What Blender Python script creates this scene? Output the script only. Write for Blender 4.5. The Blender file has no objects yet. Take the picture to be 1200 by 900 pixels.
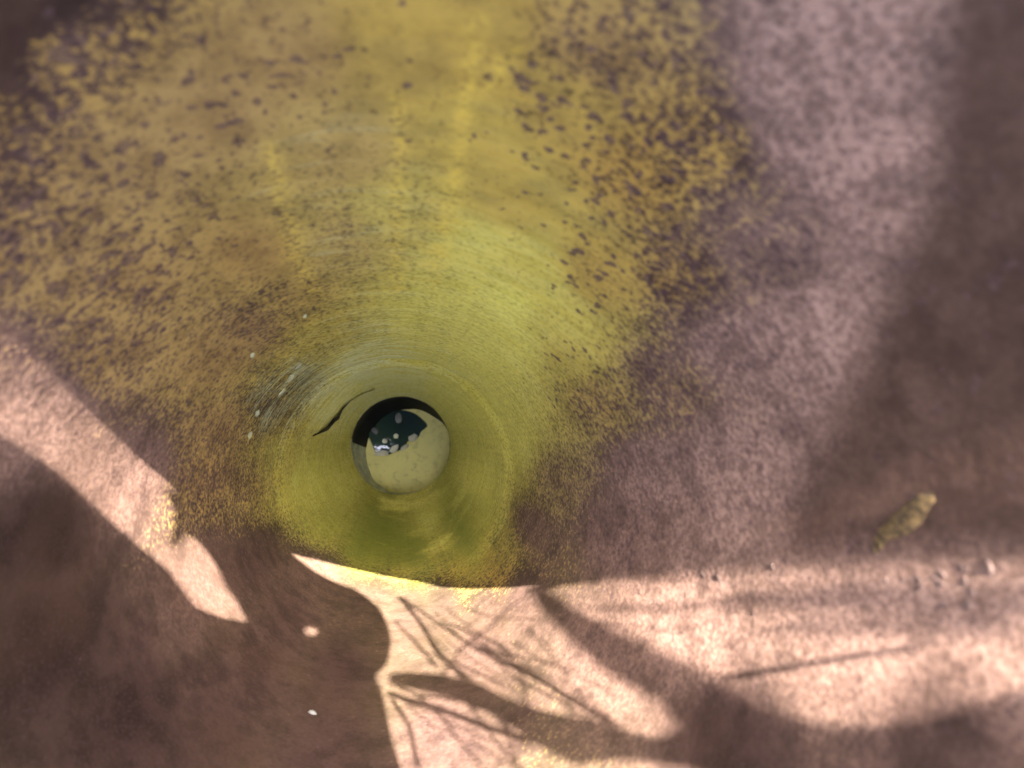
import bpy, bmesh, math, random
import numpy as np
from mathutils import Vector, Matrix
from mathutils.noise import noise as pnoise

# ------------------------------------------------------------------ camera, sky, sun, exposure
U = 0.15                      # one "unit" in metres; the mouth of the horn is about 1.2 units in radius
Z0 = 0.2175                   # camera height above the ground
FPX = 900.0                   # focal length in photo pixels (1200 wide)
CAM = np.array([0.048, 0.36, 0.0])          # in units, measured from the pipe axis
VPX, VPY = 475.0, 482.0       # where the pipe axis direction meets the picture
SUN_AZ, SUN_T = 76.0, 0.46    # direction the sun stands in (degrees from +X), tan of its zenith distance

sc = bpy.context.scene
COL = sc.collection
vdir = np.array([(600 - VPX) / FPX, (VPY - 450) / FPX, -1.0]); vdir /= np.linalg.norm(vdir)
rgt = np.cross(vdir, [0, 1, 0]); rgt /= np.linalg.norm(rgt)
upv = np.cross(rgt, vdir)
cam_d = bpy.data.cameras.new('camera'); cam = bpy.data.objects.new('camera', cam_d); COL.objects.link(cam)
cam_d.sensor_width = 36; cam_d.lens = 27; cam_d.clip_start = 0.005; cam_d.clip_end = 500
rm = Matrix((rgt, upv, -vdir)).transposed().to_4x4()
cam.matrix_world = Matrix.Translation((CAM[0] * U, CAM[1] * U, Z0)) @ rm
cam_d.dof.use_dof = True; cam_d.dof.focus_distance = 4.0 * U; cam_d.dof.aperture_fstop = 10.0
sc.camera = cam

SUN_EL = math.atan2(1.0, SUN_T)
az = math.radians(SUN_AZ)
to_sun = Vector((math.cos(az) * math.cos(SUN_EL), math.sin(az) * math.cos(SUN_EL), math.sin(SUN_EL)))
w = bpy.data.worlds.new('World'); sc.world = w; w.use_nodes = True
nt = w.node_tree
sky = nt.nodes.new('ShaderNodeTexSky'); sky.sky_type = 'NISHITA'; sky.sun_disc = False
sky.sun_elevation = SUN_EL; sky.sun_rotation = math.radians(90) - az
sky.air_density = 1.0; sky.dust_density = 3.0; sky.ozone_density = 0.0
bg = nt.nodes['Background']; bg.inputs['Strength'].default_value = 0.15
nt.links.new(sky.outputs[0], bg.inputs['Color'])
sun_d = bpy.data.lights.new('sun', 'SUN'); sun_d.energy = 2.6; sun_d.angle = math.radians(0.4); sun_d.color = (1.0, 0.95, 0.90)
sun = bpy.data.objects.new('sun', sun_d); COL.objects.link(sun)
sun.rotation_euler = to_sun.to_track_quat('Z', 'Y').to_euler(); sun.location = (1, 3, 5)
sc.view_settings.view_transform = 'Standard'; sc.view_settings.look = 'None'
sc.view_settings.gamma = 1.0; sc.view_settings.use_curve_mapping = False
sc.view_settings.exposure = 4.42
sc.cycles.max_bounces = 6; sc.cycles.diffuse_bounces = 6; sc.cycles.glossy_bounces = 4
sc.cycles.use_denoising = True

# ------------------------------------------------------------------ the shape of the pipe, pixels to points
D_MOUTH, D_STEP, D_HOLE, D_SILT = 0.65, 4.40, 6.20, 6.75
R_STEP, R_HOLE = 0.55 + 0.90 * math.exp(-D_STEP / 2.0), 61.5 / FPX * D_HOLE
def R(d):                                       # inner radius at depth d: trumpet flare, then a steeper throat
    d = np.asarray(d, float); k = np.clip((d - D_STEP) / (D_HOLE - D_STEP), 0, 1.3)
    return np.where(d < D_STEP, 0.55 + 0.90 * np.exp(-d / 2.0), R_STEP + (R_HOLE - R_STEP) * (0.75 * k + 0.25 * k * k))
def ray(px, py):
    d = vdir * FPX + rgt * (px - 600) + upv * (450 - py)
    return d / np.linalg.norm(d)
def floor_hit(px, py, d): dr = ray(px, py); return CAM + dr * (d / -dr[2])
HC = floor_hit(470, 522, D_HOLE)[:2]             # the throat leans a little: centre of its far end
def hit(px, py, off=0.0):                       # where a photo pixel meets the wall, in units (x, y, -depth)
    dr = ray(px, py); 
    def f(t):
        q = CAM + t * dr; k = min(2, max(0, (-q[2] - D_STEP) / (D_HOLE - D_STEP)))
        return math.hypot(q[0] - k * HC[0], q[1] - k * HC[1]) - (float(R(-q[2])) - off)
    t = 0.05
    while f(t) < 0 and t < 30: t += 0.02
    a, b = t - 0.02, t
    for _ in range(24):
        m = (a + b) / 2
        if f(m) < 0: a = m
        else: b = m
    return CAM + a * dr
def W(p): return Vector((p[0] * U, p[1] * U, Z0 + p[2] * U))
SD = np.array([-math.cos(az), -math.sin(az)]) * SUN_T
def back(px, py, h): p = hit(px, py); return np.array([*(p[:2] - SD * (-p[2] + h)), h])   # sunward, at height h units over the camera

# ------------------------------------------------------------------ helpers
def link(o, parent=None):
    COL.objects.link(o)
    if parent: o.parent = parent
    return o
def mesh_obj(name, verts, faces, mat, parent=None, smooth=True):
    me = bpy.data.meshes.new(name); me.from_pydata([tuple(v) for v in verts], [], faces); me.update()
    if smooth: me.shade_smooth()
    me.materials.append(mat)
    return link(bpy.data.objects.new(name, me), parent)
def bm_obj(name, bm, mat, parent=None, smooth=True):
    me = bpy.data.meshes.new(name); bm.to_mesh(me); bm.free()
    if smooth: me.shade_smooth()
    me.materials.append(mat)
    return link(bpy.data.objects.new(name, me), parent)
def tag(o, label, cat, group=None):
    o['label'] = label; o['category'] = cat
    if group: o['group'] = group
    return o
def empty(name, loc=(0, 0, 0)):
    o = bpy.data.objects.new(name, None); o.location = loc; o.empty_display_size = 0.05
    return link(o)
class NT:
    def __init__(s, name):
        s.m = bpy.data.materials.new(name); s.m.use_nodes = True; s.t = s.m.node_tree; s.p = s.t.nodes['Principled BSDF']
    def n(s, typ, **kw):
        nd = s.t.nodes.new('ShaderNode' + typ)
        for k, v in kw.items():
            if k in nd.inputs.keys(): s.set(nd.inputs[k], v)
            else: setattr(nd, k, v)
        return nd
    def set(s, inp, v):
        if isinstance(v, bpy.types.NodeSocket): s.t.links.new(v, inp)
        else: inp.default_value = v
    def math(s, op, a, b=0.0, clamp=False):
        nd = s.t.nodes.new('ShaderNodeMath'); nd.operation = op; nd.use_clamp = clamp
        s.set(nd.inputs[0], a); s.set(nd.inputs[1], b); return nd.outputs[0]
    def ramp(s, x, lo, hi):
        nd = s.t.nodes.new('ShaderNodeMapRange'); nd.clamp = True; nd.interpolation_type = 'SMOOTHSTEP'
        s.set(nd.inputs[0], x); s.set(nd.inputs[1], lo); s.set(nd.inputs[2], hi); return nd.outputs[0]
    def mix(s, f, a, b, mode='MIX'):
        nd = s.t.nodes.new('ShaderNodeMix'); nd.data_type = 'RGBA'; nd.blend_type = mode
        s.set(nd.inputs[0], f)
        for i, v in ((6, a), (7, b)):
            s.set(nd.inputs[i], v if isinstance(v, bpy.types.NodeSocket) else (*v, 1))
        return nd.outputs[2]
    def noise(s, vec, scale, detail=4, rough=0.6, dist=0.0):
        return s.n('TexNoise', Vector=vec, Scale=scale, Detail=detail, Roughness=rough, Distortion=dist).outputs[0]
    def obj(s): return s.n('TexCoord').outputs['Object']
    def attr(s, name): return s.n('Attribute', attribute_name=name)
def simple(name, col, rough=0.8, var=0.35, scale=60, bump=0.3, metal=0.0, bd=0.002):
    t = NT(name); o = t.obj(); n1 = t.noise(o, scale, 6); n2 = t.noise(o, scale * 5, 4)
    c = t.mix(t.ramp(n1, 0.3, 0.7), [x * (1 - var) for x in col], [min(1, x * (1 + var)) for x in col])
    c = t.mix(t.math('MULTIPLY', t.ramp(n2, 0.5, 0.7), 0.4), c, [x * 0.5 for x in col])
    t.set(t.p.inputs['Base Color'], c); t.p.inputs['Roughness'].default_value = rough; t.p.inputs['Metallic'].default_value = metal
    b = t.n('Bump', Strength=bump, Distance=bd, Height=t.math('ADD', n1, t.math('MULTIPLY', n2, 0.5)))
    t.set(t.p.inputs['Normal'], b.outputs[0])
    return t.m

# ------------------------------------------------------------------ coatings of the wall, and the light and shade painted with them
# at photo pixels: ochre (yellow deposit), pits (density of purple rust spots in it), olive (smooth yellow-green film deep down),
# pale (dusty mauve scale; also the light band painted into the right wall), moss (dark green), crust (pale greenish mineral crust)
CP = """
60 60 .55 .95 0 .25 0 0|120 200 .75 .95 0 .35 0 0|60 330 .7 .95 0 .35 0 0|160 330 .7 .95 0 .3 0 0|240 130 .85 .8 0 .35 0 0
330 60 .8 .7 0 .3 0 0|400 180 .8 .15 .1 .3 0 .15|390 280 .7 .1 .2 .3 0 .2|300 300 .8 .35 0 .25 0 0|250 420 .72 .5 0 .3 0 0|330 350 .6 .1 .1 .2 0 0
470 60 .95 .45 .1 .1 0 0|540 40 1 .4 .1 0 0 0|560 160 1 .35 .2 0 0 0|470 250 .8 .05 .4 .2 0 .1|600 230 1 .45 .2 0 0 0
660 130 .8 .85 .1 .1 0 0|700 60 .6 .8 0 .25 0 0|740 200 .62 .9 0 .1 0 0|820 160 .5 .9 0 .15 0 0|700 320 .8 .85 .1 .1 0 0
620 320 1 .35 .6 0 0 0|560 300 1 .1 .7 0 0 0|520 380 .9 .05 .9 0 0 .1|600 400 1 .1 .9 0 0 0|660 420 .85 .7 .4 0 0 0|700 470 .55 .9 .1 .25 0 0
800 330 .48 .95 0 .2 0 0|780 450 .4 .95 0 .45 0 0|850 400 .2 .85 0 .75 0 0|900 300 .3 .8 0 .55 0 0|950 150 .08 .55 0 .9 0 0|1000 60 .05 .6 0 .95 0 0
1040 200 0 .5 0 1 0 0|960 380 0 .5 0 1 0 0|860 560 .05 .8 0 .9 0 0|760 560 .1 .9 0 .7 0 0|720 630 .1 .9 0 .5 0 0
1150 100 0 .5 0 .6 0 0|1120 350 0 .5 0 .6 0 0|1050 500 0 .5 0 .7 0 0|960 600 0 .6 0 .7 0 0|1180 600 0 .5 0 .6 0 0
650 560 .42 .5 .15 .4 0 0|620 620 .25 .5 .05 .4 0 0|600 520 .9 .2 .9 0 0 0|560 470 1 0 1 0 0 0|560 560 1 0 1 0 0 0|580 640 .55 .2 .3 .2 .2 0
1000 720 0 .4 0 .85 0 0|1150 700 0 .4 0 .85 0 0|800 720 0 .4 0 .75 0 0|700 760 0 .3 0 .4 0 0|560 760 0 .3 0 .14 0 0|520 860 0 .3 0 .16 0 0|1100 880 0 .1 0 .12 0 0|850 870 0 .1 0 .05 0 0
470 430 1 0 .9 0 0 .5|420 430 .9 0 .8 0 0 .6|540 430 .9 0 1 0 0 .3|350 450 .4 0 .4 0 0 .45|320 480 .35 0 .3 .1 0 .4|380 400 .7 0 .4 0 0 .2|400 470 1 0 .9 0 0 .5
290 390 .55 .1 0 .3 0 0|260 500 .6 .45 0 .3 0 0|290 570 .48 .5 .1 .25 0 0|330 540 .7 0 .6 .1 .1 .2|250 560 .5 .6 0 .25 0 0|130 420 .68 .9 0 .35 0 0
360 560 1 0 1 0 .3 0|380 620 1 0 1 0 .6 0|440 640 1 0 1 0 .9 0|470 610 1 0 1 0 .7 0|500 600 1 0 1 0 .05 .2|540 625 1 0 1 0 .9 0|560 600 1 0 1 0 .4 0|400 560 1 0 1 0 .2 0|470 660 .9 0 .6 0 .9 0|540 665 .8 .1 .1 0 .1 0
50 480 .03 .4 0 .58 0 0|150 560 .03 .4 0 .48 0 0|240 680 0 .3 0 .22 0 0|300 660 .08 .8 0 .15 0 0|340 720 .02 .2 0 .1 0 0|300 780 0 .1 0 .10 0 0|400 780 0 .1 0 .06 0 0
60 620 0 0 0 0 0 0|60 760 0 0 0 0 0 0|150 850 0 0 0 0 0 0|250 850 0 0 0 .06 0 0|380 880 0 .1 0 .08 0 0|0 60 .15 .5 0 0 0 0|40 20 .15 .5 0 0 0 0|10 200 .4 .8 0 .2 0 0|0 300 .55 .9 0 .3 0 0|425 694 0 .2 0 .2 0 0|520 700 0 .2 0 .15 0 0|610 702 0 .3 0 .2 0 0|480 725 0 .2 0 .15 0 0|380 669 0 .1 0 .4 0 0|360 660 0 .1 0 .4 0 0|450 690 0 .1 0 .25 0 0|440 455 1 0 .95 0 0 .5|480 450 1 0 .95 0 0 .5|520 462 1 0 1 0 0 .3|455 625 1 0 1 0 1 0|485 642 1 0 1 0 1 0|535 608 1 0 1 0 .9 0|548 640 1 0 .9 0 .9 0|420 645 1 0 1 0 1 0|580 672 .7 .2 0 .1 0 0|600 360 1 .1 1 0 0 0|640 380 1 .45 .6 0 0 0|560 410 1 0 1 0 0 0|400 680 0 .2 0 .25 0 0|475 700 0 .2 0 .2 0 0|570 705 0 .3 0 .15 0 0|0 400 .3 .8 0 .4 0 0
"""
cps = [list(map(float, s.split())) for s in CP.replace('\n', '|').split('|') if s.strip()]
def unroll(p): d = -p[..., 2]; return np.stack([p[..., 0] / d, p[..., 1] / d], -1)
cp_pos = np.array([unroll(hit(c[0], c[1])) for c in cps]); cp_val = np.array([c[2:] for c in cps])
def coat(P):                                     # P (n,3) in units -> (n,6): smooth local blend of the samples
    q = unroll(P); out = np.zeros((len(q), 6))
    for s in range(0, len(q), 20000):
        dd = ((q[s:s + 20000, None, :] - cp_pos[None]) ** 2).sum(-1)
        wt = 1.0 / (dd + 0.0006) ** 2
        out[s:s + 20000] = (wt @ cp_val) / wt.sum(1, keepdims=True)
    return out
SHADE_ZONE = [([(1125, -60), (1105, 60), (1085, 180), (1050, 300), (1000, 410), (950, 520), (915, 610), (912, 645), (940, 662), (1050, 660), (1260, 650)], 1, .84), ([(78, -30), (45, 70), (8, 170), (-40, 300), (-80, 420)], -1, .85), ([(-10, 540), (90, 620), (160, 700), (240, 790), (340, 870), (430, 930)], -1, 0.0)]
STREAKS = [([(463, 110), (470, 160), (466, 230), (464, 340)], 9), ([(560, 20), (548, 110), (530, 220), (508, 330)], 13), ([(318, 170), (330, 230), (345, 295), (368, 340)], 10), ([(340, 265), (346, 300)], 15), ([(600, 60), (570, 100)], 14)]
NAMES = ('ochre', 'pits', 'olive', 'pale', 'moss', 'crust')
def add_coat(o, P):
    c = coat(P); me = o.data
    for i, nme in enumerate(NAMES):
        a = me.attributes.new(nme, 'FLOAT', 'POINT'); a.data.foreach_set('value', c[:, i].astype(np.float32))
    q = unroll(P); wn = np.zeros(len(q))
    for line, sgn, kw in SHADE_ZONE:                        # dark rust tone painted as shade on the mouth side of these lines
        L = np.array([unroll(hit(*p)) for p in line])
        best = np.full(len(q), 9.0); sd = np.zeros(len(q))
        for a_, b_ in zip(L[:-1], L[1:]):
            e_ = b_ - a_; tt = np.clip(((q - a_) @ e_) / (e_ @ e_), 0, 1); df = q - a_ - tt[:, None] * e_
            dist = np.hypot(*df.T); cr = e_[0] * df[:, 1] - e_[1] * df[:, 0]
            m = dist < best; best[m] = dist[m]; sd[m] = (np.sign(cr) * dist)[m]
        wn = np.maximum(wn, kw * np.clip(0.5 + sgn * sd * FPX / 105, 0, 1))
    a = me.attributes.new('shade_zone', 'FLOAT', 'POINT'); a.data.foreach_set('value', wn.astype(np.float32))
    st = np.zeros(len(q))
    for line, wd in STREAKS:
        L = np.array([unroll(hit(*p)) for p in line])
        for a_, b_ in zip(L[:-1], L[1:]):
            tt = np.clip(((q - a_) @ (b_ - a_)) / ((b_ - a_) @ (b_ - a_)), 0, 1)
            dist = np.hypot(*(q - a_ - tt[:, None] * (b_ - a_)).T)
            st = np.maximum(st, np.exp(-(dist * FPX / wd) ** 2))
    a = me.attributes.new('streak', 'FLOAT', 'POINT'); a.data.foreach_set('value', st.astype(np.float32))
    cyl = np.stack([P[:, 0] / np.hypot(P[:, 0], P[:, 1]), P[:, 1] / np.hypot(P[:, 0], P[:, 1]), -P[:, 2]], 1)
    a = me.attributes.new('cyl', 'FLOAT_VECTOR', 'POINT'); a.data.foreach_set('vector', cyl.astype(np.float32).ravel())

def wall_material():
    t = NT('rusted_wall'); o = t.obj()
    A = {n: t.attr(n).outputs['Fac'] for n in NAMES}
    cyl = t.attr('cyl').outputs['Vector']
    n_big = t.noise(o, 14, 2); n_mid = t.noise(o, 60, 3, 0.65); n_fine = t.noise(o, 420, 3, 0.65); n_gr = t.noise(o, 900, 1, 0.7)
    # lathe-like rings (fine in depth, long round the wall) and streaks (long in depth)
    ringv = t.n('VectorMath', operation='MULTIPLY', **{'Vector': cyl}); ringv.inputs[1].default_value = (3.4, 3.4, 30)
    n_ring = t.noise(ringv.outputs[0], 1.0, 3, 0.7, 0.8)
    strv = t.n('VectorMath', operation='MULTIPLY', **{'Vector': cyl}); strv.inputs[1].default_value = (22, 22, 0.7)
    n_str = t.noise(strv.outputs[0], 1.0, 2, 0.6, 0.3)
    # rust base
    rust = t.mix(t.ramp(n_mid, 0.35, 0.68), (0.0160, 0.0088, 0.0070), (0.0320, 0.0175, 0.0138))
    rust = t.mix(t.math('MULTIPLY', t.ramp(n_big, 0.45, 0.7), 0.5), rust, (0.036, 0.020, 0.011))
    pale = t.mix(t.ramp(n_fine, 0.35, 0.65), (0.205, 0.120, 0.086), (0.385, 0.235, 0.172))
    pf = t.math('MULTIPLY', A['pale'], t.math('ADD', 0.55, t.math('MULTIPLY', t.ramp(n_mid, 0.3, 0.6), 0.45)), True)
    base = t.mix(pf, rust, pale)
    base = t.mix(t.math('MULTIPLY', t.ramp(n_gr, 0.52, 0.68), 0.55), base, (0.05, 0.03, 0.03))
    wf = t.ramp(t.math('ADD', t.attr('shade_zone').outputs['Fac'], t.math('MULTIPLY', t.math('SUBTRACT', n_mid, .5), .3)), 0.15, 0.85)
    base = t.mix(t.math('MULTIPLY', wf, .85), base, t.mix(t.ramp(n_mid, .3, .72), (0.038, 0.0205, 0.0135), (0.066, 0.0365, 0.0240)))  # dark tone mixed in as painted shade near the mouth
    # ochre deposit: breaks up by noise where thin
    och = t.mix(t.ramp(n_mid, 0.3, 0.7), (0.215, 0.122, 0.030), (0.375, 0.228, 0.044))
    och = t.mix(t.ramp(A['pale'], 0.05, 0.4), och, t.mix(t.ramp(n_mid, 0.3, 0.7), (0.205, 0.126, 0.043), (0.33, 0.212, 0.069)))
    och = t.mix(t.math('MULTIPLY', A['olive'], 0.85), och, t.mix(t.ramp(n_ring, 0.35, 0.65), (0.72, 0.65, 0.105), (0.85, 0.79, 0.18)))
    cov = t.math('ADD', t.math('MULTIPLY', n_fine, 0.88), t.math('MULTIPLY', n_mid, 0.12))
    cov = t.math('ADD', cov, t.math('MULTIPLY', t.math('SUBTRACT', n_str, 0.5), 0.18))
    th = t.math('ADD', t.math('SUBTRACT', 0.72, t.math('MULTIPLY', A['ochre'], 0.42)), t.math('MULTIPLY', t.math('POWER', t.math('SUBTRACT', 1.0, A['ochre'], True), 4.0), 0.14))
    hw = t.math('ADD', 0.115, t.math('MULTIPLY', A['olive'], 0.22))
    of = t.ramp(cov, t.math('SUBTRACT', th, hw), t.math('ADD', th, hw))
    base = t.mix(t.math('MULTIPLY', of, 0.88), base, och)
    # purple rust pits
    vor = t.n('TexVoronoi', Vector=t.n('VectorMath', operation='ADD', Vector=o).outputs[0], Scale=215, Randomness=1.0).outputs['Distance']
    pit_n = t.math('ADD', t.noise(o, 190, 2, 0.5), t.math('MULTIPLY', t.math('SUBTRACT', 0.45, vor), 0.4))
    pth = t.math('SUBTRACT', 0.80, t.math('MULTIPLY', A['pits'], 0.29))
    pit = t.ramp(pit_n, pth, t.math('ADD', pth, 0.06))
    pit = t.math('MULTIPLY', pit, t.math('SUBTRACT', 0.85, t.math('MULTIPLY', A['pale'], 0.45)), True)
    base = t.mix(pit, base, t.mix(t.ramp(n_fine, 0.4, 0.6), (0.055, 0.031, 0.029), (0.095, 0.055, 0.049)))
    # pale greenish crust in ring-shaped smears
    cf = t.math('MULTIPLY', t.ramp(t.math('ADD', n_ring, t.math('MULTIPLY', A['crust'], 0.45)), 0.62, 0.78), A['crust'], True)
    base = t.mix(cf, base, t.mix(t.ramp(n_fine, 0.3, 0.7), (0.44, 0.47, 0.24), (0.60, 0.62, 0.38)))
    # bright ochre run-off streaks
    sf = t.math('MULTIPLY', t.attr('streak').outputs['Fac'], t.ramp(t.math('ADD', n_fine, t.math('MULTIPLY', n_mid, .5)), 0.60, 0.95), True)
    base = t.mix(t.math('MULTIPLY', sf, .5), base, (0.60, 0.42, 0.06))
    # moss
    mf = t.math('MULTIPLY', A['moss'], t.ramp(t.math('ADD', n_big, t.math('MULTIPLY', n_mid, .3)), 0.35, 0.62), True)
    base = t.mix(mf, base, (0.075, 0.092, 0.010))
    t.set(t.p.inputs['Base Color'], base)
    t.set(t.p.inputs['Roughness'], t.math('ADD', 0.62, t.math('MULTIPLY', n_fine, 0.3)))
    t.p.inputs['Diffuse Roughness'].default_value = 1.0
    t.p.inputs['Specular IOR Level'].default_value = 0.10
    h = t.math('ADD', t.math('MULTIPLY', n_fine, 0.5), t.math('MULTIPLY', n_gr, 0.18))
    h = t.math('ADD', h, t.math('MULTIPLY', n_mid, 0.8))
    h = t.math('SUBTRACT', h, t.math('MULTIPLY', pit, 0.25))
    ringamt = t.math('MULTIPLY', t.math('MAXIMUM', t.math('MULTIPLY', A['olive'], 0.6), A['crust']), t.math('ADD', .25, t.ramp(n_big, .42, .62)))
    h = t.math('ADD', h, t.math('MULTIPLY', n_ring, t.math('MULTIPLY', ringamt, 0.9)))
    b = t.n('Bump', Strength=0.24, Distance=0.0018, Height=h)
    t.set(t.p.inputs['Normal'], b.outputs[0])
    return t.m
M_WALL = wall_material()
M_OUT = simple('outer_rust', (0.075, 0.042, 0.028), 0.85)
M_BLACK = simple('black_shade', (0.006, 0.006, 0.004), 0.6, bump=0.1)  # near-black colour painted in for unlit hollows
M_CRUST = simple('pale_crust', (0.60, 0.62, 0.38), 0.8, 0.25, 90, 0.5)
M_SILT = simple('tan_silt', (0.78, 0.71, 0.24), 0.75, 0.06, 22, 0.3)
M_NOD = simple('rust_scale', (0.16, 0.098, 0.075), 0.85, 0.3, 150, 0.6)
M_LICH = simple('ochre_flake', (0.16, 0.10, 0.035), 0.9, 0.8, 400, 0.8)
M_WHITE = simple('white_chip', (0.30, 0.30, 0.28), 0.6, 0.15)
M_GLINT = simple('cream_glint', (0.75, 0.72, 0.5), 0.5, 0.1)
M_BARK = simple('twig_bark', (0.09, 0.065, 0.045), 0.85, 0.3, 90, 0.5)
M_SOIL = simple('soil', (0.10, 0.075, 0.05), 0.95, 0.4, 12, 0.8, bd=0.02)

# ------------------------------------------------------------------ the pipe
pipe = empty('rusty_pipe', (0, 0, 0))
tag(pipe, 'rusted flared metal pipe seen down its bore, ochre and purple inside', 'pipe')
NPH = 640
def dent(ph, d, amp=0.006):
    c, s = np.cos(ph), np.sin(ph)
    out = np.empty(ph.shape)
    for i, (a, b, z) in enumerate(zip(c.ravel(), s.ravel(), d.ravel())):
        out.flat[i] = pnoise((a * 1.6, b * 1.6, z * 0.9)) + 0.35 * pnoise((a * 5 + 7, b * 5, z * 3))
    return out * amp
def tube_grid(ds, nph, rfun, c0=None):
    ph = np.linspace(0, 2 * np.pi, nph, endpoint=False)
    PH, D = np.meshgrid(ph, ds)
    rr = rfun(PH, D)
    K = np.clip((D - D_STEP) / (D_HOLE - D_STEP), 0, 2)
    P = np.stack([rr * np.cos(PH) + K * HC[0], rr * np.sin(PH) + K * HC[1], -D], -1).reshape(-1, 3)
    F = []
    for i in range(len(ds) - 1):
        a = i * nph; b = a + nph
        for j in range(nph):
            k = (j + 1) % nph
            F.append((a + j, a + k, b + k, b + j))
    return P, F
ds = np.exp(np.linspace(math.log(D_MOUTH), math.log(D_STEP), 400))
P, F = tube_grid(ds, NPH, lambda ph, d: R(d) * (1 + dent(ph, d)))
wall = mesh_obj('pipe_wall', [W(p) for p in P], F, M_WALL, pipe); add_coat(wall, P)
# unseen collar added to block low sky: it stands higher away from the sun
def blocker_collar_top(a):
    da = abs((math.degrees(a) - SUN_AZ + 180) % 360 - 180); k_ = min(1, max(0, (da - 68) / 60)); k_ = k_ * k_ * (3 - 2 * k_)
    return D_MOUTH - 1.9 * k_
vs, fs = [], []; NC, NR = 160, 14
for j in range(NC):
    a = 2 * math.pi * j / NC; dt = blocker_collar_top(a)
    for i in range(NR):
        d = D_MOUTH + (dt - D_MOUTH) * i / (NR - 1) - .0005 * i; rr = float(R(D_MOUTH)) + .12 * (D_MOUTH - d); vs.append(W((rr * math.cos(a), rr * math.sin(a), -d)))
    for i in range(NR)[::-1]:
        d = D_MOUTH + (dt - D_MOUTH) * i / (NR - 1) - .0005 * i; rr = float(R(D_MOUTH)) + .12 * (D_MOUTH - d) + .05; vs.append(W((rr * math.cos(a), rr * math.sin(a), -d)))
for j in range(NC):
    k_ = (j + 1) % NC
    for i in range(2 * NR - 1): fs.append((j * 2 * NR + i, k_ * 2 * NR + i, k_ * 2 * NR + i + 1, j * 2 * NR + i + 1))
mesh_obj('sky_blocker_collar', vs, fs, M_OUT, pipe)
# outer shell and rim
do = np.linspace(D_MOUTH, 7.0, 60)
P, F = tube_grid(do, 96, lambda ph, d: np.maximum(R(d), .50) + 0.05)
mesh_obj('outer_shell', [W(p) for p in P], [f[::-1] for f in F], M_OUT, pipe)
bm = bmesh.new(); ring = []
for k in range(160):
    a = 2 * math.pi * k / 160
    ring.append([bm.verts.new(W((r_ * math.cos(a), r_ * math.sin(a), -D_MOUTH + z_))) for r_, z_ in
                 ((R(D_MOUTH) - .001, -.01), (R(D_MOUTH) + .004, .012), (R(D_MOUTH) + .045, .012), (R(D_MOUTH) + .053, -.01))])
for k in range(160):
    for j in range(3): bm.faces.new((ring[k][j], ring[k][j + 1], ring[(k + 1) % 160][j + 1], ring[(k + 1) % 160][j]))
bm_obj('mouth_rim', bm, M_OUT, pipe)
# the narrower inner sleeve behind the step
def sleeve_r(ph, d):
    step = 0.034 * np.clip((d - D_STEP + 0.12) / 0.12, 0, 1)
    return R(d) * (1 + 1.3 * dent(ph, d)) - step
ds2 = np.concatenate([np.linspace(D_STEP - 0.14, D_STEP + 0.3, 40), np.exp(np.linspace(math.log(D_STEP + 0.31), math.log(D_HOLE), 120))])
P, F = tube_grid(ds2, 420, sleeve_r)
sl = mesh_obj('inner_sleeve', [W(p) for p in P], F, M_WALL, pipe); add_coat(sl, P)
# lip at the far end of the sleeve, then the bottom chamber, its upper wall painted black for shade
cc = floor_hit(481, 531, D_SILT)[:2]; RS = 50.5 / FPX * D_SILT
prof = [(D_HOLE - .02, R_HOLE - .03, 0), (D_HOLE + .02, R_HOLE - .034, .02), (D_HOLE + .07, R_HOLE + .02, .1), (D_HOLE + .3, (R_HOLE + RS) / 2 + .03, .6), (D_SILT - .03, RS + .01, 1), (D_SILT + .1, RS - .03, 1)]
def loft(name, mat, a0, a1, n, dr=0.0, jag=None):
    vs, fs = [], []
    for (d, r_, k) in prof:
        for j in range(n + 1):
            a = a0 + (a1 - a0) * j / n
            rr = r_ + dr + 0.012 * pnoise((math.cos(a) * 3, math.sin(a) * 3, d * 3))
            vs.append(W((HC[0] + (cc[0] - HC[0]) * k + rr * math.cos(a), HC[1] + (cc[1] - HC[1]) * k + rr * math.sin(a), -d)))
    for i in range(len(prof) - 1):
        for j in range(n):
            q = i * (n + 1) + j; fs.append((q, q + 1, q + n + 2, q + n + 1))
    return mesh_obj(name, vs, fs, mat, pipe)
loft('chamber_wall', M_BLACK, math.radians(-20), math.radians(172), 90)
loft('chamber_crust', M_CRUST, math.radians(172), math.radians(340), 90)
# torn lip of the outer sheet, upper left of the hole
inner = [(352, 522), (366, 511), (374, 505), (382, 500), (390, 490), (395, 487), (400, 478), (410, 470), (424, 461), (444, 455)]
outer = [(350, 523), (346, 508), (350, 494), (358, 481), (368, 469), (376, 462), (386, 455), (400, 449), (420, 445), (446, 453)]
bm = bmesh.new(); grid = []; LP = []; ND = 8; edge = []
for j in range(len(inner)):
    w_ = math.sin(math.pi * j / (len(inner) - 1)) ** 0.7; col = []
    for i in range(ND + 1):
        v_ = i / ND; p = hit(outer[j][0] + (inner[j][0] - outer[j][0]) * v_, outer[j][1] + (inner[j][1] - outer[j][1]) * v_, 0.022 + 0.024 * w_ * min(1, v_ * 2.5) + 0.016 * w_ * v_ ** 2)
        LP.append(p); col.append(bm.verts.new(W(p)))
    grid.append(col); edge.append(p)
for j in range(len(inner) - 1):
    for i in range(ND): bm.faces.new((grid[j][i], grid[j + 1][i], grid[j + 1][i + 1], grid[j][i + 1]))
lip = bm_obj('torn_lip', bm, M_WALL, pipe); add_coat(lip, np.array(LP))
gap_strip = []
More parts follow.
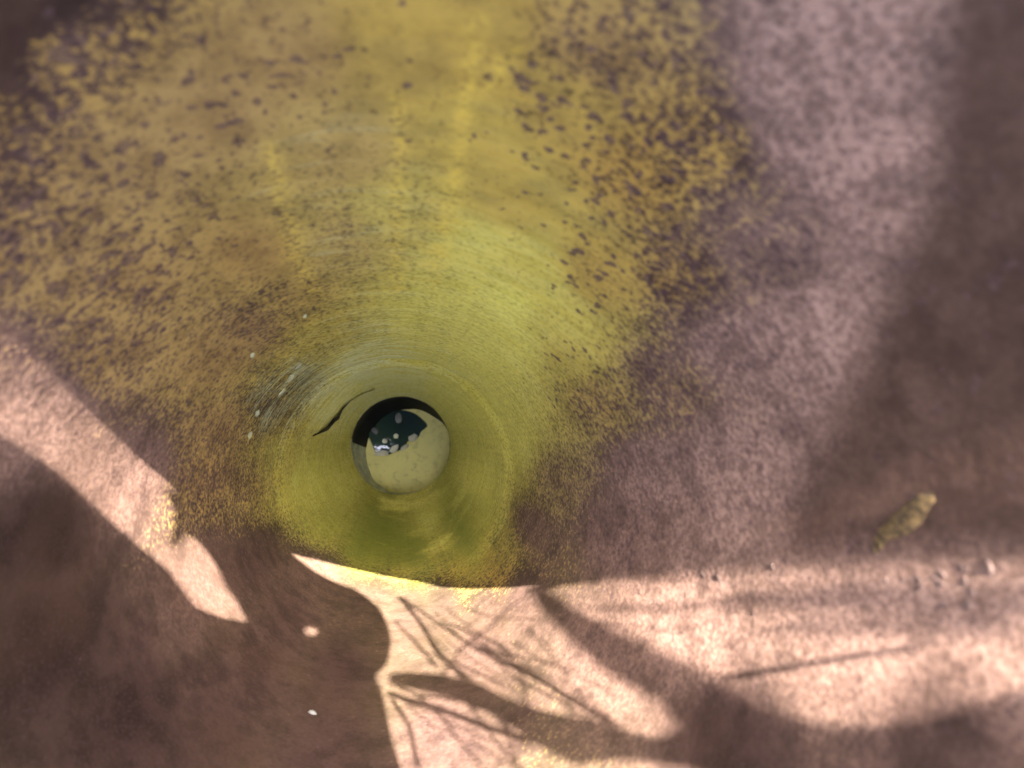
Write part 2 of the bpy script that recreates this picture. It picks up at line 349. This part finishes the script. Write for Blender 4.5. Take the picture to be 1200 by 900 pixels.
for j, (x, y) in enumerate(inner[1:-2]):          # black strip laid on the sleeve as the shade under the lip
    w_ = math.sin(math.pi * (j + .3) / (len(inner) - 2.4)) ** 0.7
    w_ = max(0, math.sin(math.pi * j / (len(inner) - 4))) ** .8; gap_strip.append((hit(x - 1.5 * w_, y - 2 * w_ - .2, .046), hit(x + 2 * w_, y + 4.4 * w_, .046)))
bm = bmesh.new(); gv = [[bm.verts.new(W(q)) for q in g[:2]] for g in gap_strip]
for a_, b_ in zip(gv[:-1], gv[1:]): bm.faces.new((a_[0], b_[0], b_[1], a_[1]))
gs = bm_obj('gap_shade', bm, M_BLACK, lip)
so = gs.modifiers.new('thick', 'SOLIDIFY'); so.thickness = 0.0006
so = lip.modifiers.new('thick', 'SOLIDIFY'); so.thickness = 0.0012; so.offset = 0

# ------------------------------------------------------------------ bottom: silt, puddle, glints modelled as flecks
bm = bmesh.new(); c0 = bm.verts.new(W((cc[0], cc[1], -D_SILT))); prev = None
for i in range(1, 13):
    rr = (RS + .02) * i / 12
    cur = [bm.verts.new(W((cc[0] + rr * math.cos(a), cc[1] + rr * math.sin(a), -D_SILT + 0.012 * pnoise((math.cos(a) * i * .2, math.sin(a) * i * .2, 3)) * (i / 12)))) for a in np.linspace(0, 2 * math.pi, 72, endpoint=False)]
    for j in range(72):
        k = (j + 1) % 72
        if prev is None: bm.faces.new((c0, cur[j], cur[k]))
        else: bm.faces.new((prev[j], cur[j], cur[k], prev[k]))
    prev = cur
silt = bm_obj('silt_bed', bm, M_SILT); silt['kind'] = 'structure'
tw = NT('dark_water'); tw.p.inputs['Base Color'].default_value = (0.008, 0.022, 0.036, 1); tw.p.inputs['Roughness'].default_value = 0.03
tw.p.inputs['Specular IOR Level'].default_value = 0.6
tw.set(tw.p.inputs['Normal'], tw.n('Bump', Strength=0.06, Distance=0.003, Height=tw.noise(tw.obj(), 55, 2)).outputs[0])
out = [(434, 497), (441, 489), (452, 484), (470, 481), (484, 484), (494, 491), (500, 499), (493, 506), (489, 513), (478, 517), (474, 524), (464, 529), (452, 533), (442, 530), (436, 520), (432, 508)]
ctr = floor_hit(460, 500, D_SILT - .03)
bm = bmesh.new(); top = []
for (x, y) in out:
    p = floor_hit(x, y, D_SILT - .03); top.append(p)
NB = 8; dense = []
for i, p in enumerate(top):
    q = top[(i + 1) % len(top)]
    o_, r_ = top[i - 1], top[(i + 2) % len(top)]
    for k in range(NB):                             # Catmull-Rom: a smooth shore
        t_ = k / NB; dense.append(0.5 * (2 * p + (q - o_) * t_ + (2 * o_ - 5 * p + 4 * q - r_) * t_ ** 2 + (3 * p - o_ - 3 * q + r_) * t_ ** 3))
cv = bm.verts.new(W(ctr)); r1 = [bm.verts.new(W(p)) for p in dense]; r2 = [bm.verts.new(W(ctr + (p - ctr) * 1.03 + np.array([0, 0, -.03]))) for p in dense]
for i in range(len(dense)):
    k = (i + 1) % len(dense); bm.faces.new((cv, r1[i], r1[k])); bm.faces.new((r1[i], r2[i], r2[k], r1[k]))
pud = bm_obj('water_puddle', bm, tw.m, smooth=False); tag(pud, 'small dark blue puddle on the tan silt at the bottom of the pipe', 'puddle')
def lump(name, p, sx, sy, sz, mat, parent=None, seed=0, rot=0, sub=2, axis=None, rough=0.35):
    bm = bmesh.new(); bmesh.ops.create_icosphere(bm, subdivisions=sub, radius=1)
    for v in bm.verts:
        n = 1 + rough * pnoise(v.co * 1.7 + Vector((seed * 3.1, seed * 1.7, 0)))
        v.co = Vector((v.co.x * sx, v.co.y * sy, v.co.z * sz)) * n
    o = bm_obj(name, bm, mat, parent)
    if axis is not None:
        zq = Vector(axis).to_track_quat('Z', 'Y').to_matrix().to_4x4()
        o.matrix_world = Matrix.Translation(W(p)) @ zq @ Matrix.Rotation(rot, 4, 'Z')
    else:
        o.location = W(p); o.rotation_euler = (0, 0, rot)
    return o
k = U * D_SILT / FPX                              # metres per photo pixel down there
glint = [(448, 531, 9, 3, .1, 'long cream modelled glint at the left lower edge of the dark puddle'), (462, 526, 6, 3.5, .7, 'white modelled glint in the middle of the lower puddle edge'), (474, 524, 6, 2.5, .6, 'cream modelled glint under the notch of the puddle edge'), (484, 513, 6, 4, .5, 'bright cream modelled glint at the right corner of the puddle'),
         (451, 517, 3, 3, 0, 'left one of two round white modelled glints on the puddle'), (464, 511, 3, 3, 0, 'right one of two round white modelled glints on the puddle'), (467, 490, 4, 6, .1, 'grey oval modelled glint near the top of the puddle'), (440, 505, 5, 3, -.7, 'grey modelled glint at the left side of the puddle')]
for i, (x, y, a, b, ro, lb) in enumerate(glint):  # small solid flecks modelled in place of glints on the water
    tag(lump('glint_fleck', floor_hit(x, y, D_SILT - .035), a * k, b * k, 1.2 * k, M_GLINT if i < 6 else simple('grey_glint', (.2, .2, .18), .6), seed=i, rot=ro), lb, 'glint', 'modelled glints on the puddle')

# ------------------------------------------------------------------ loose growths on the wall
def inward(p): v = Vector((-p[0], -p[1], 0)); v.normalize(); v.z = 0.15; return v
random.seed(4)
for i in range(48):                               # knobbly scale on the sunlit right wall
    x = random.uniform(820, 1170); y = 664 + abs(random.gauss(0, 36)) - (x - 900) * .035
    p = hit(x, y, -.001); s = random.uniform(.3, 1.0) * 0.0008 * np.linalg.norm(p - CAM)
    lump('rust_nodule', p, s * random.uniform(1, 2.2), s * random.uniform(.8, 1.3), s * random.uniform(.25, .5), M_NOD, pipe, i, random.uniform(0, 3), axis=inward(p), rough=.9)
fl = [(1019, 640), (1026, 622), (1042, 606), (1060, 590), (1078, 576), (1096, 574), (1100, 584), (1090, 598), (1082, 614), (1068, 626), (1054, 632), (1040, 634), (1030, 648), (1022, 654)]
bm = bmesh.new(); fc = hit(1060, 608, .007); bot = [bm.verts.new(W(hit(*q, -.002))) for q in fl]; mid = [bm.verts.new(W(hit(1060 + (q[0] - 1060) * .75, 608 + (q[1] - 608) * .75, .006))) for i, q in enumerate(fl)]
cv = bm.verts.new(W(fc))
for i in range(len(fl)):
    k_ = (i + 1) % len(fl); bm.faces.new((bot[i], bot[k_], mid[k_], mid[i])); bm.faces.new((mid[i], mid[k_], cv))
bmesh.ops.recalc_face_normals(bm, faces=bm.faces)
bm_obj('ochre_flake', bm, M_LICH, pipe)
for i, (x, y, a, b) in enumerate(((301, 484, 6, 4), (357, 370, 5, 2.5), (296, 416, 6, 3), (292, 510, 7, 4), (340, 442, 9, 5), (330, 460, 7, 6), (350, 428, 10, 4))):
    p = hit(x, y); s = np.linalg.norm(p - CAM) * U / FPX
    lump('crust_chip', p, a * s, b * s, 2 * s, M_CRUST, pipe, i + 80, 1.2, axis=inward(p), rough=.7)
p = hit(366, 835); s = np.linalg.norm(p - CAM) * U / FPX
tag(lump('stone_chip', p, 4.5 * s, 2.6 * s, 2 * s, M_WHITE, None, 9, 0, axis=inward(p)), 'tiny white chip lying on the shaded lower pipe wall', 'chip')

# ------------------------------------------------------------------ unseen branch over the mouth: twigs, and leaves added to block sun and sky
t = NT('blocker_leaf'); o_ = t.obj(); c = t.mix(t.noise(o_, 25, 4), (0.035, 0.075, 0.015), (0.08, 0.14, 0.03)); t.set(t.p.inputs['Base Color'], c); t.p.inputs['Roughness'].default_value = 0.55
M_BLOCKER_LEAF = t.m
branch = empty('branch_with_blockers', W((1.6, 4.0, 1.9)))
tag(branch, 'unseen bare-twigged branch over the pipe mouth, with leafy blockers added to shade its wall', 'branch')
binv = Matrix.Translation(-branch.location)
SUNV = np.array([-SD[0], -SD[1], 1.0])
def curl(p, amt, c): return p + SUNV * (amt * ((p[0] - c[0]) ** 2 + (p[1] - c[1]) ** 2))
def blocker_leaf(pts, h, hole=None, extra=()):
    """pts: photo pixels of the shadow's outline (tuples) or plane points (arrays)"""
    q = [back(*p, h) if isinstance(p, tuple) else np.array([p[0], p[1], h]) for p in pts]
    c = np.mean(q, 0)
    bm = bmesh.new()
    def loop(qs):
        vs = [bm.verts.new((binv @ W(curl(p, -0.12, c)))) for p in qs]
        return [bm.edges.new((vs[i], vs[(i + 1) % len(vs)])) for i in range(len(vs))]
    es = loop(q)
    if hole: es += loop([back(*p, h) for p in hole])
    bmesh.ops.triangle_fill(bm, edges=es, use_beauty=True)
    o = bm_obj('blocker_leaf', bm, M_BLOCKER_LEAF, branch, smooth=False)
    m = o.modifiers.new('thick', 'SOLIDIFY'); m.thickness = 0.0006
    return o
def twig(pts, h, r0, r1):
    q = [W(back(*p, h)) if isinstance(p, tuple) else W((p[0], p[1], p[2] if len(p) > 2 else h)) for p in pts]
    q = [binv @ v for v in q]
    vs, fs = [], []; N = 7
    for i, v in enumerate(q):
        d_ = (q[min(i + 1, len(q) - 1)] - q[max(i - 1, 0)]).normalized(); s_ = d_.orthogonal().normalized(); b_ = d_.cross(s_)
        rr = r0 + (r1 - r0) * i / (len(q) - 1)
        for j in range(N):
            a = 2 * math.pi * j / N; vs.append(v + (s_ * math.cos(a) + b_ * math.sin(a)) * rr)
    for i in range(len(q) - 1):
        for j in range(N): fs.append((i * N + j, i * N + (j + 1) % N, (i + 1) * N + (j + 1) % N, (i + 1) * N + j))
    fs.append(tuple(range(N))[::-1]); fs.append(tuple((len(q) - 1) * N + j for j in range(N)))
    return mesh_obj('unseen_twig', vs, fs, M_BARK, branch)
V2 = lambda x, y: np.array([x, y])
H1 = 0.8
blocker_leaf([(-140, 760), (-120, 440), (0, 507), (60, 547), (120, 602), (197, 668), (230, 712), (260, 724), (289, 729), (277, 705), (264, 688), (252, 660), (232, 634), (221, 627), (214, 632), (207, 640), (197, 642), (199, 620), (202, 590), (190, 572), (240, 570), (300, 600), (330, 625), (340, 640), (345, 652), (385, 679), (415, 690), (430, 700), (446, 714), (455, 733), (459, 750), (456, 772), (450, 783), (441, 790), (441, 797), (446, 805), (450, 820), (460, 870), (470, 899),
      (478, 1000), (470, 1250), (250, 1250), (0, 1150)], H1,
     hole=[(356, 737), (362, 735), (370, 737), (372, 742), (366, 746), (358, 743)])  # added blocker for the shadow that a phone and hand cast
H2 = 2.0
blocker_leaf([(1199, 806), (1100, 836), (1050, 849), (1000, 853), (960, 848), (900, 832), (850, 800), (790, 770), (740, 745), (690, 725), (660, 700), (640, 690), (618, 690), (635, 718), (665, 750), (705, 785), (760, 815), (795, 852), (770, 866), (700, 845), (620, 828), (560, 800), (520, 790), (480, 786), (456, 789), (456, 802), (480, 806), (530, 818), (580, 838), (625, 870), (670, 895), (750, 890), (820, 899),
      (900, 1000), (1100, 1150), (1350, 1000), (1330, 800)], H2)
blocker_leaf([(610, 693), (660, 687), (700, 683), (800, 675), (870, 670), (950, 667), (1050, 664), (1199, 655), (1330, 640), (1200, 570), (1000, 600), (850, 620), (750, 645), (680, 665)], 1.2)  # blocker added to trim the sunlit edge on the right
blocker_leaf([(474, 925), (700, 915), (830, 925), (960, 1010), (1150, 1250), (1000, 1700), (450, 1700), (300, 1300), (440, 1000)], H1 + .25)  # blocker added to keep sun off the wall below the frame
blocker_leaf([(-130, 700), (-60, 900), (200, 1120), (420, 1220), (420, 1700), (-100, 1600), (-500, 1100), (-400, 700)], H1 + .15)  # another added blocker for sun outside the frame, lower left
def ovate(cx, cy, h, ln, wd, ang):
    pts = []
    for i in range(22):
        a = 2 * math.pi * i / 22; x = ln * math.cos(a); y = wd * math.sin(a) * (1 - .35 * math.cos(a)) * (1 + .05 * math.sin(9 * a))
        pts.append(V2(cx + x * math.cos(ang) - y * math.sin(ang), cy + x * math.sin(ang) + y * math.cos(ang)))
    blocker_leaf(pts, h)
for a_ in ((-.35, .25, 2.3, .55, .30, .4), (-.05, -.35, 2.45, .55, .28, 2.2), (.22, .30, 2.2, .42, .24, 1.2), (-.75, -.15, 2.6, .45, .24, 2.9), (.45, -.2, 2.6, .4, .22, .3)): ovate(*a_)  # overhead blockers added to darken the puddle's reflection, in place of a phone
twig([V2(.45, -.25), V2(-.05, -.05), V2(-.5, .1), V2(-1.0, 1.2), V2(-.9, 2.4), V2(-.6, 3.6)], 2.4, .001, .003)
for i, (aa, rr, zc) in enumerate(((8, 1.75, .1), (30, 2.05, .35), (52, 2.2, .3), (74, 2.3, .45), (98, 2.25, .3), (122, 2.15, .4), (146, 1.9, .2))):   # upright screen of leaves added on the sunny side to block low sky
    ca, sa = math.cos(math.radians(aa)), math.sin(math.radians(aa)); bm = bmesh.new(); rim_ = []
    for k_ in range(20):
        b_ = 2 * math.pi * k_ / 20; x_ = .46 * math.sin(b_) * (1 - .25 * math.cos(b_)); z_ = .95 * math.cos(b_)
        rim_.append(bm.verts.new(binv @ W(((rr + .12 * x_ * x_ + .05 * z_) * ca - x_ * sa, (rr + .05 * z_) * sa + x_ * ca, zc - .1 + z_))))
    bm.faces.new(rim_); o = bm_obj('blocker_leaf', bm, M_BLOCKER_LEAF, branch, smooth=False); o.modifiers.new('thick', 'SOLIDIFY').thickness = .0006
for pts, r0, r1 in (([(466, 700), (480, 712), (500, 742), (518, 768), (545, 795)], .0009, .0012), ([(462, 728), (485, 750), (512, 782)], .0006, .0008), ([(470, 700), (505, 724), (560, 760), (640, 800), (720, 850)], .0007, .0010),
                    ([(610, 700), (575, 735), (540, 760), (520, 790)], .0005, .0008), ([(850, 795), (930, 781), (1000, 770), (1080, 757)], .0009, .0007), ([(640, 700), (700, 730), (800, 740), (900, 700)], .0004, .0003),
                    ([(455, 812), (520, 832), (600, 862), (690, 880)], .0012, .0010), ([(460, 820), (480, 850), (490, 899)], .0010, .0008)):
    twig(pts, 0.6, r0 * 1.5, r1 * 1.5)
twig([(820, 899), (1000, 880), (1300, 880), V2(2.6, 2.0), V2(2.4, 3.0), V2(1.6, 4.0)], H2 + .02, .002, .004)
twig([(300, 1100), (-100, 900), V2(-1.6, 2.4), V2(-.6, 3.6), V2(1.6, 4.0)], H1 + .03, .0015, .004)
twig([(1199, 600), V2(2.3, 2.4), V2(2.4, 3.0)], 1.25, .001, .002)

random.seed(11)
for i in range(24):
    x, y = random.uniform(462, 620), random.uniform(705, 825); an = math.radians(random.uniform(15, 62)); ln = random.uniform(25, 60); pts = []
    for k_ in range(5):
        pts.append((x, min(y, 1100))); x += ln * math.cos(an); y += ln * math.sin(an) * .8; an += random.uniform(-.35, .35)
    twig(pts, random.uniform(.5, .9), random.uniform(.0005, .0011), .0004)
for pts, r_, h_ in (([(850, 702), (950, 708), (1060, 716), (1199, 722)], .0017, 1.6), ([(900, 735), (1000, 738), (1199, 742)], .0014, 1.9), ([(700, 712), (800, 715), (930, 690)], .0012, 1.6), ([(960, 690), (1100, 694), (1250, 700)], .0012, 1.6)):
    twig(pts, h_, r_, r_ * .8)

# ------------------------------------------------------------------ ground round the pipe
bm = bmesh.new(); rings = []
for rr in (float(R(Z0 / U)) * U + .004, .3, .6, 1.5, 5, 20, 100):
    rings.append([bm.verts.new((rr * math.cos(a), rr * math.sin(a), 0 if rr > .25 else .004)) for a in np.linspace(0, 2 * math.pi, 64, endpoint=False)])
for i in range(len(rings) - 1):
    for j in range(64): bm.faces.new((rings[i][j], rings[i + 1][j], rings[i + 1][(j + 1) % 64], rings[i][(j + 1) % 64]))
g = bm_obj('ground', bm, M_SOIL); g['kind'] = 'structure'
